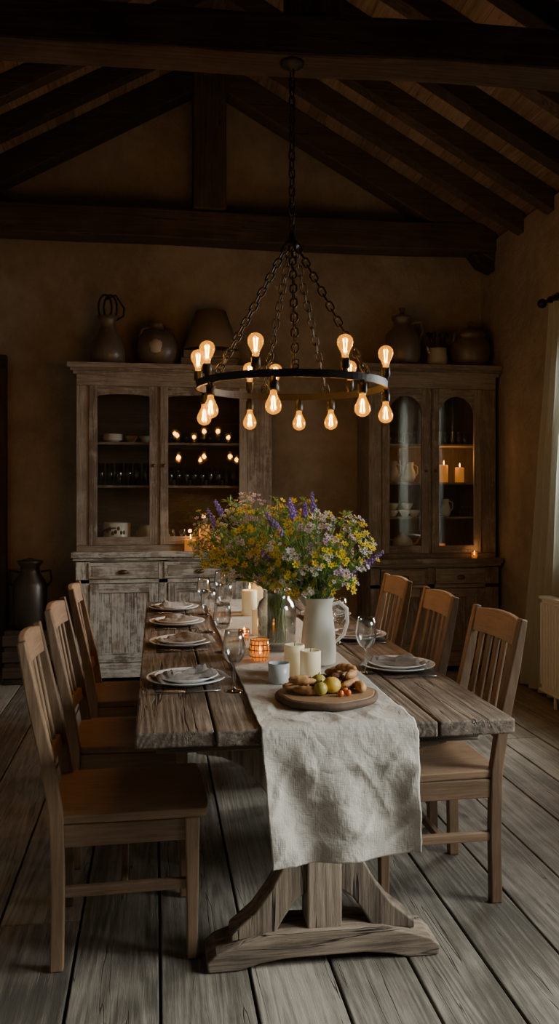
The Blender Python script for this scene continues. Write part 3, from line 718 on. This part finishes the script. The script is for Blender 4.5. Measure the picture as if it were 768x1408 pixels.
for i in range(2):
    m.lathe([(1e-4,0),(.02,0),(.045,.04),(.048,.055),(.044,.055),(1e-4,.01)],STONE2,(-.19+.11*i,6.62,1.82),18,cap=False)
for i in range(4): m.lathe([(1e-4,0),(.02,0),(.04,.035),(.042,.045),(.04,.045),(1e-4,.01)],PORC,(.15+.13*i,6.74,1.49),18,cap=False)
m.obj('hutch_glassware',(0,6.6,1.49))
m=MB(); m.lathe([(1e-4,0),(.10,0),(.105,.01),(.105,.20),(.10,.205),(.098,.20),(.098,.012),(1e-4,.012)],PORC,(-.30,6.60,1.0),28,cap=False)
for k in range(7):
    a=-2.2+k*.2; m.sphere((-.30+.106*math.cos(a),6.60+.106*math.sin(a),1.14+.02*math.sin(k*2)),.012,STONE,(1,.3,1.4),n=8)
m.tube([(-.40,6.56,1.14),(-.36,6.50,1.16),(-.30,6.49,1.165)],.006,STONE,6); m.obj('stoneware_crock',(-.30,6.60,1.0))
m=MB(); m.lathe([(1e-4,0),(.06,0),(.07,.05),(.075,.14),(.05,.16),(.05,.19),(1e-4,.19)],STONE2,(-.08,6.62,.99),24,cap=False); m.obj('ceramic_canister',(-.08,6.62,.99))
def jugsmall(name,x,y,z,s_,mat):
    m=MB(); m.lathe([(1e-4,0),(.035*s_,0),(.055*s_,.04*s_),(.052*s_,.09*s_),(.032*s_,.14*s_),(.04*s_,.18*s_),(.036*s_,.18*s_),(1e-4,.15*s_)],mat,(x,y,z),20,cap=False)
    m.tube([(x+.035*s_,y,z+.16*s_),(x+.075*s_,y,z+.14*s_),(x+.075*s_,y,z+.08*s_),(x+.05*s_,y,z+.05*s_)],.006*s_,mat,6); m.obj(name,(x,y,z))
jugsmall('small_ceramic_jug',1.90,6.58,1.52,.95,STONE2); jugsmall('small_ceramic_jug',2.04,6.58,1.52,.9,PORC)
jugsmall('small_ceramic_jug',2.36,6.62,1.24,.8,PORC); 
m=MB()
for x in(1.90,2.0,2.08): m.lathe([(1e-4,0),(.022,0),(.045,.04),(.048,.055),(.044,.055),(1e-4,.01)],PORC,(x,6.58,1.24),18,cap=False)
for x in(1.90,2.02): m.lathe([(1e-4,0),(.022,0),(.045,.04),(.048,.055),(.044,.055),(1e-4,.01)],PORC,(x,6.58,1.295),18,cap=False)
m.obj('stacked_bowls',(2,6.58,1.24))
m=MB(); m.lathe([(1e-4,0),(.05,0),(.085,.05),(.08,.10),(.05,.13),(.02,.14),(.012,.155),(1e-4,.16)],STONE2,(1.98,6.58,.95),24,cap=False)
m.lathe([(1e-4,0),(.06,0),(.06,.04),(1e-4,.04)],STONE2,(1.98,6.58,.91),20,cap=False)
m.tube([(2.05,6.58,1.0),(2.10,6.58,1.03),(2.13,6.58,1.08)],[.014,.01,.008],STONE2,8); m.tube([(1.91,6.58,1.05),(1.86,6.58,1.06),(1.86,6.58,1.0),(1.90,6.58,.98)],.007,STONE2,6); m.obj('teapot',(1.98,6.58,.91))
m=MB()
for i in range(5): tumbler(m,1.87+i*.05,6.56,1.83,.02,.09,WINE)
for i in range(5): tumbler(m,2.28+i*.055,6.56,1.83,.022,.10,WINE)
for i in range(4): tumbler(m,2.48+i*.025,6.58,1.24,.02,.08,WINE)
m.obj('corner_hutch_glassware',(2.1,6.6,1.83))
candle('wax_candle',2.315,6.54,1.52,.034,.14,True,WAXL,1.1); candle('wax_candle',2.45,6.54,1.52,.036,.12,True,WAXL,1.1)
tealight(2.30,6.55,.95,.8,'tealight_glass'); tealight(2.53,6.42,.91,.6,'tealight_glass')
candle('wax_candle',.26,6.395,.99,.045,.09,True,WAXL,.5); candle('wax_candle',.365,6.40,.99,.040,.20,True,WAXL,.6); 
tealight(.455,6.37,.99,.7,'tealight_glass'); tealight(.33,6.62,.99,.8,'tealight_glass')
# things on top
T1=2.41;T2=2.46
m=MB(); x,y=-.37,6.62
m.lathe([(1e-4,0),(.10,0),(.135,.05),(.14,.10),(.125,.19),(.075,.27),(.055,.31),(.06,.35),(.085,.39),(.08,.39),(1e-4,.33)],STONE,(x,y,T1),32,cap=False)
for s_ in(-1,1):
    m.tube([(x+s_*.02+s_*.05*math.sin(t)*1.0-.0,y,T1+.46-.10*math.cos(t)) for t in [2*math.pi*i/20 for i in range(20)]],.008,IRON,7,True)
m.tube([(x+.055,y,T1+.36),(x+.12,y,T1+.40),(x+.125,y,T1+.46),(x+.06,y,T1+.56),(x-.02,y,T1+.52)],.008,IRON,7)
m.obj('loop_handled_jug',(x,y,T1))
m=MB(); x=.016
m.lathe([(1e-4,0),(.11,0),(.155,.06),(.17,.13),(.15,.22),(.09,.285),(.05,.30),(.048,.33),(.06,.345),(1e-4,.345)],STONE,(x,y,T1),32,cap=False)
m.sphere((x-.01,y-.095,T1+.14),.085,STONE2,(1,.95,1.05)); m.tube([(x+.05,y,T1+.32),(x+.12,y-.01,T1+.30),(x+.14,y-.01,T1+.24)],.012,STONE,8)
m.tube([(x-.05,y,T1+.32),(x-.12,y-.01,T1+.30),(x-.14,y-.01,T1+.24)],.012,STONE,8)
m.obj('round_stoneware_jug',(x,y,T1))
m=MB(); x=.43; m.box(x-.24,x+.20,6.5,6.75,T1,T1+.07,HUTR); m.box(x-.22,x+.21,6.49,6.74,T1+.072,T1+.13,HUTR); m.obj('stacked_wooden_boxes',(x,6.62,T1),.006)
m=MB(); m.lathe([(.225,0),(.12,.31),(.118,.31),(.223,0)],SHADE,(x,6.62,T1+.145),32,cap=False); m.lathe([(1e-4,0),(.07,0),(.075,.02),(.02,.06),(.02,.12),(1e-4,.12)],STONE,(x,6.62,T1+.13),20,cap=False)
for k in range(3):
    a=k*2.09; m.tube([(x,6.62,T1+.25),(x+.16*math.cos(a),6.62+.16*math.sin(a),T1+.26)],.003,IRON,5)
m.obj('table_lampshade',(x,6.62,T1+.13))
m=MB(); x=1.99
m.lathe([(1e-4,0),(.12,0),(.15,.06),(.155,.17),(.13,.27),(.07,.33),(.065,.37),(.085,.39),(.085,.41),(.03,.43),(.018,.45),(.03,.48),(1e-4,.49)],STONE,(x,y,T2),32,cap=False)
m.tube([(x+.075,y,T2+.36),(x+.16,y,T2+.38),(x+.18,y,T2+.30),(x+.14,y,T2+.22)],.014,STONE,8); m.obj('lidded_stoneware_jug',(x,y,T2))
m=MB(); x=2.29
m.lathe([(1e-4,0),(.07,0),(.085,.06),(.07,.13),(.075,.16),(.07,.16),(1e-4,.14)],STONE2,(x,y,T2),24,cap=False)
m.tube([(x-.07,y,T2+.12),(x-.09,y-.03,T2+.14),(x-.10,y-.04,T2+.17)],[.014,.01,.008],STONE2,8)
for k in range(6):
    a=k*1.05; m.tube([(x+.02*math.cos(a),y,T2+.1),(x+.07*math.cos(a),y+.03*math.sin(a),T2+.25)],.006,DARKW['Z'],6); m.sphere((x+.075*math.cos(a),y+.03*math.sin(a),T2+.27),.022,DARKW['Z'],(1,.4,1.3),n=10)
m.obj('utensil_pitcher',(x,y,T2))
m=MB(); x=2.57
m.lathe([(1e-4,0),(.12,0),(.155,.06),(.165,.15),(.15,.22),(.12,.25),(.14,.26),(.14,.275),(.09,.32),(.03,.345),(.018,.36),(.03,.38),(1e-4,.395)],STONE,(x,y,T2),32,cap=False)
m.tube([(x-.10,y-.06,T2+.25),(x-.17,y-.10,T2+.27),(x-.18,y-.10,T2+.2)],.012,STONE,8); m.obj('lidded_stoneware_pot',(x,y,T2))
m=MB(); m.box(-1.12,-.78,6.45,6.75,.0,.40,DARKW)
for z in(.05,.17,.29): m.box(-1.13,-.77,6.435,6.449,z,z+.08,DARKW)
m.obj('wooden_crate',(-.95,6.6,0),.005)
m=MB(); m.lathe([(1e-4,0),(.12,0),(.13,.02),(.13,.32),(.115,.36),(.075,.42),(.07,.47),(.095,.50),(.095,.515),(.03,.53),(1e-4,.54)],plain('milk_can_metal',(.05,.04,.03),.4,metal=.4),(-.95,6.6,.40),28,cap=False)
for s_ in(-1,1): m.tube([(-.95+s_*.08,6.6,.83),(-.95+s_*.15,6.6,.84),(-.95+s_*.16,6.6,.76),(-.95+s_*.125,6.6,.72)],.009,IRON,7)
m.obj('milk_can',(-.95,6.6,.40))
# ------------------------------------------------------------------ curtain, rod, radiator
def curtain(name,ya,ybt,ybb,xc,z1):
    m=MB()
    def fn(u,v):
        z=.02+(z1-.02)*v; t=1-v; yb=ybt+(ybb-ybt)*t**1.25; y=ya+(yb-ya)*u
        x=xc+.028*math.sin(u*38+1.2*noise.noise(Vector((u*3,z,0))))*(.5+.5*min(1,t*2+.3))+.006*noise.noise(Vector((u*8,z*3,2)))
        return (x,y,z)
    m.grid(fn,110,50,CURT); return m.obj(name,(xc,(ya+ybt)/2,1.3),fix=False)
curtain('linen_curtain',5.02,5.47,5.93,2.700,2.74); curtain('linen_curtain',3.75,4.15,4.2,2.700,2.74)
m=MB(); m.tube([(2.69,3.65,2.765),(2.69,5.52,2.765)],.013,IRON,12); m.sphere((2.69,5.56,2.765),.034,IRON); m.sphere((2.69,3.61,2.765),.034,IRON)
for i in range(8): m.tube([(2.69+.02*math.cos(t),5.05+i*.055,2.765+.02*math.sin(t)) for t in [2*math.pi*k/12 for k in range(12)]],.003,IRON,5,True)
for yy in(5.49,3.72): m.tube([(2.69,yy,2.765),(2.779,yy,2.765)],.009,IRON,8); m.lathe([(1e-4,0),(.03,0),(.03,.008),(1e-4,.01)],IRON,n=14,cap=False,M=Matrix.Translation((2.778,yy,2.765))@Matrix.Rotation(math.radians(-90),4,'Y'))
m.obj('curtain_rod',(2.69,4.6,2.765))
m=MB(); m.box(2.585,2.645,4.15,5.35,.11,.72,RADI)
for i in range(29): y=4.17+i*.041; m.box(2.570,2.586,y,y+.026,.14,.69,RADI)
m.box(2.568,2.650,4.14,5.36,.715,.735,RADI); m.box(2.568,2.650,4.14,5.36,.095,.112,RADI)
for yy in(4.3,5.2): m.tube([(2.61,yy,.0),(2.61,yy,.1)],.012,RADI,8)
m.obj('panel_radiator',(2.6,4.75,.4),.004)
# ------------------------------------------------------------------ lighting
def area(name,loc,rot,sx,sy,w,col,spread=180):
    l=bpy.data.lights.new(name,'AREA'); l.shape='RECTANGLE'; l.size=sx; l.size_y=sy; l.energy=w; l.color=col; l.spread=math.radians(spread)
    o=bpy.data.objects.new(name,l); scn.collection.objects.link(o); o.location=loc; o.rotation_euler=rot; return o
area('window_daylight',(XR+.45,1.4,2.0),(0,math.radians(60),0),1.5,1.75,118,(1.0,.99,.96),88)
area('window_daylight',(XR+.45,4.6,2.05),(0,math.radians(62),0),1.5,1.3,125,(1.0,.99,.96),105)
w=bpy.data.worlds.new('world'); scn.world=w; w.use_nodes=True
bg=w.node_tree.nodes['Background']; sky=w.node_tree.nodes.new('ShaderNodeTexSky'); sky.sky_type='NISHITA'; sky.sun_disc=False; sky.sun_elevation=math.radians(20); sky.sun_rotation=math.radians(200)
w.node_tree.links.new(sky.outputs[0],bg.inputs[0]); bg.inputs[1].default_value=.06
# ------------------------------------------------------------------ camera
cam=bpy.data.cameras.new('camera'); co=bpy.data.objects.new('camera',cam); scn.collection.objects.link(co)
co.location=(0,0,CH); co.rotation_euler=(math.radians(90),0,-TH); cam.sensor_width=36; cam.sensor_fit='AUTO'; cam.lens=F*36/1408; cam.shift_y=-24/1408; cam.clip_start=.05
scn.camera=co
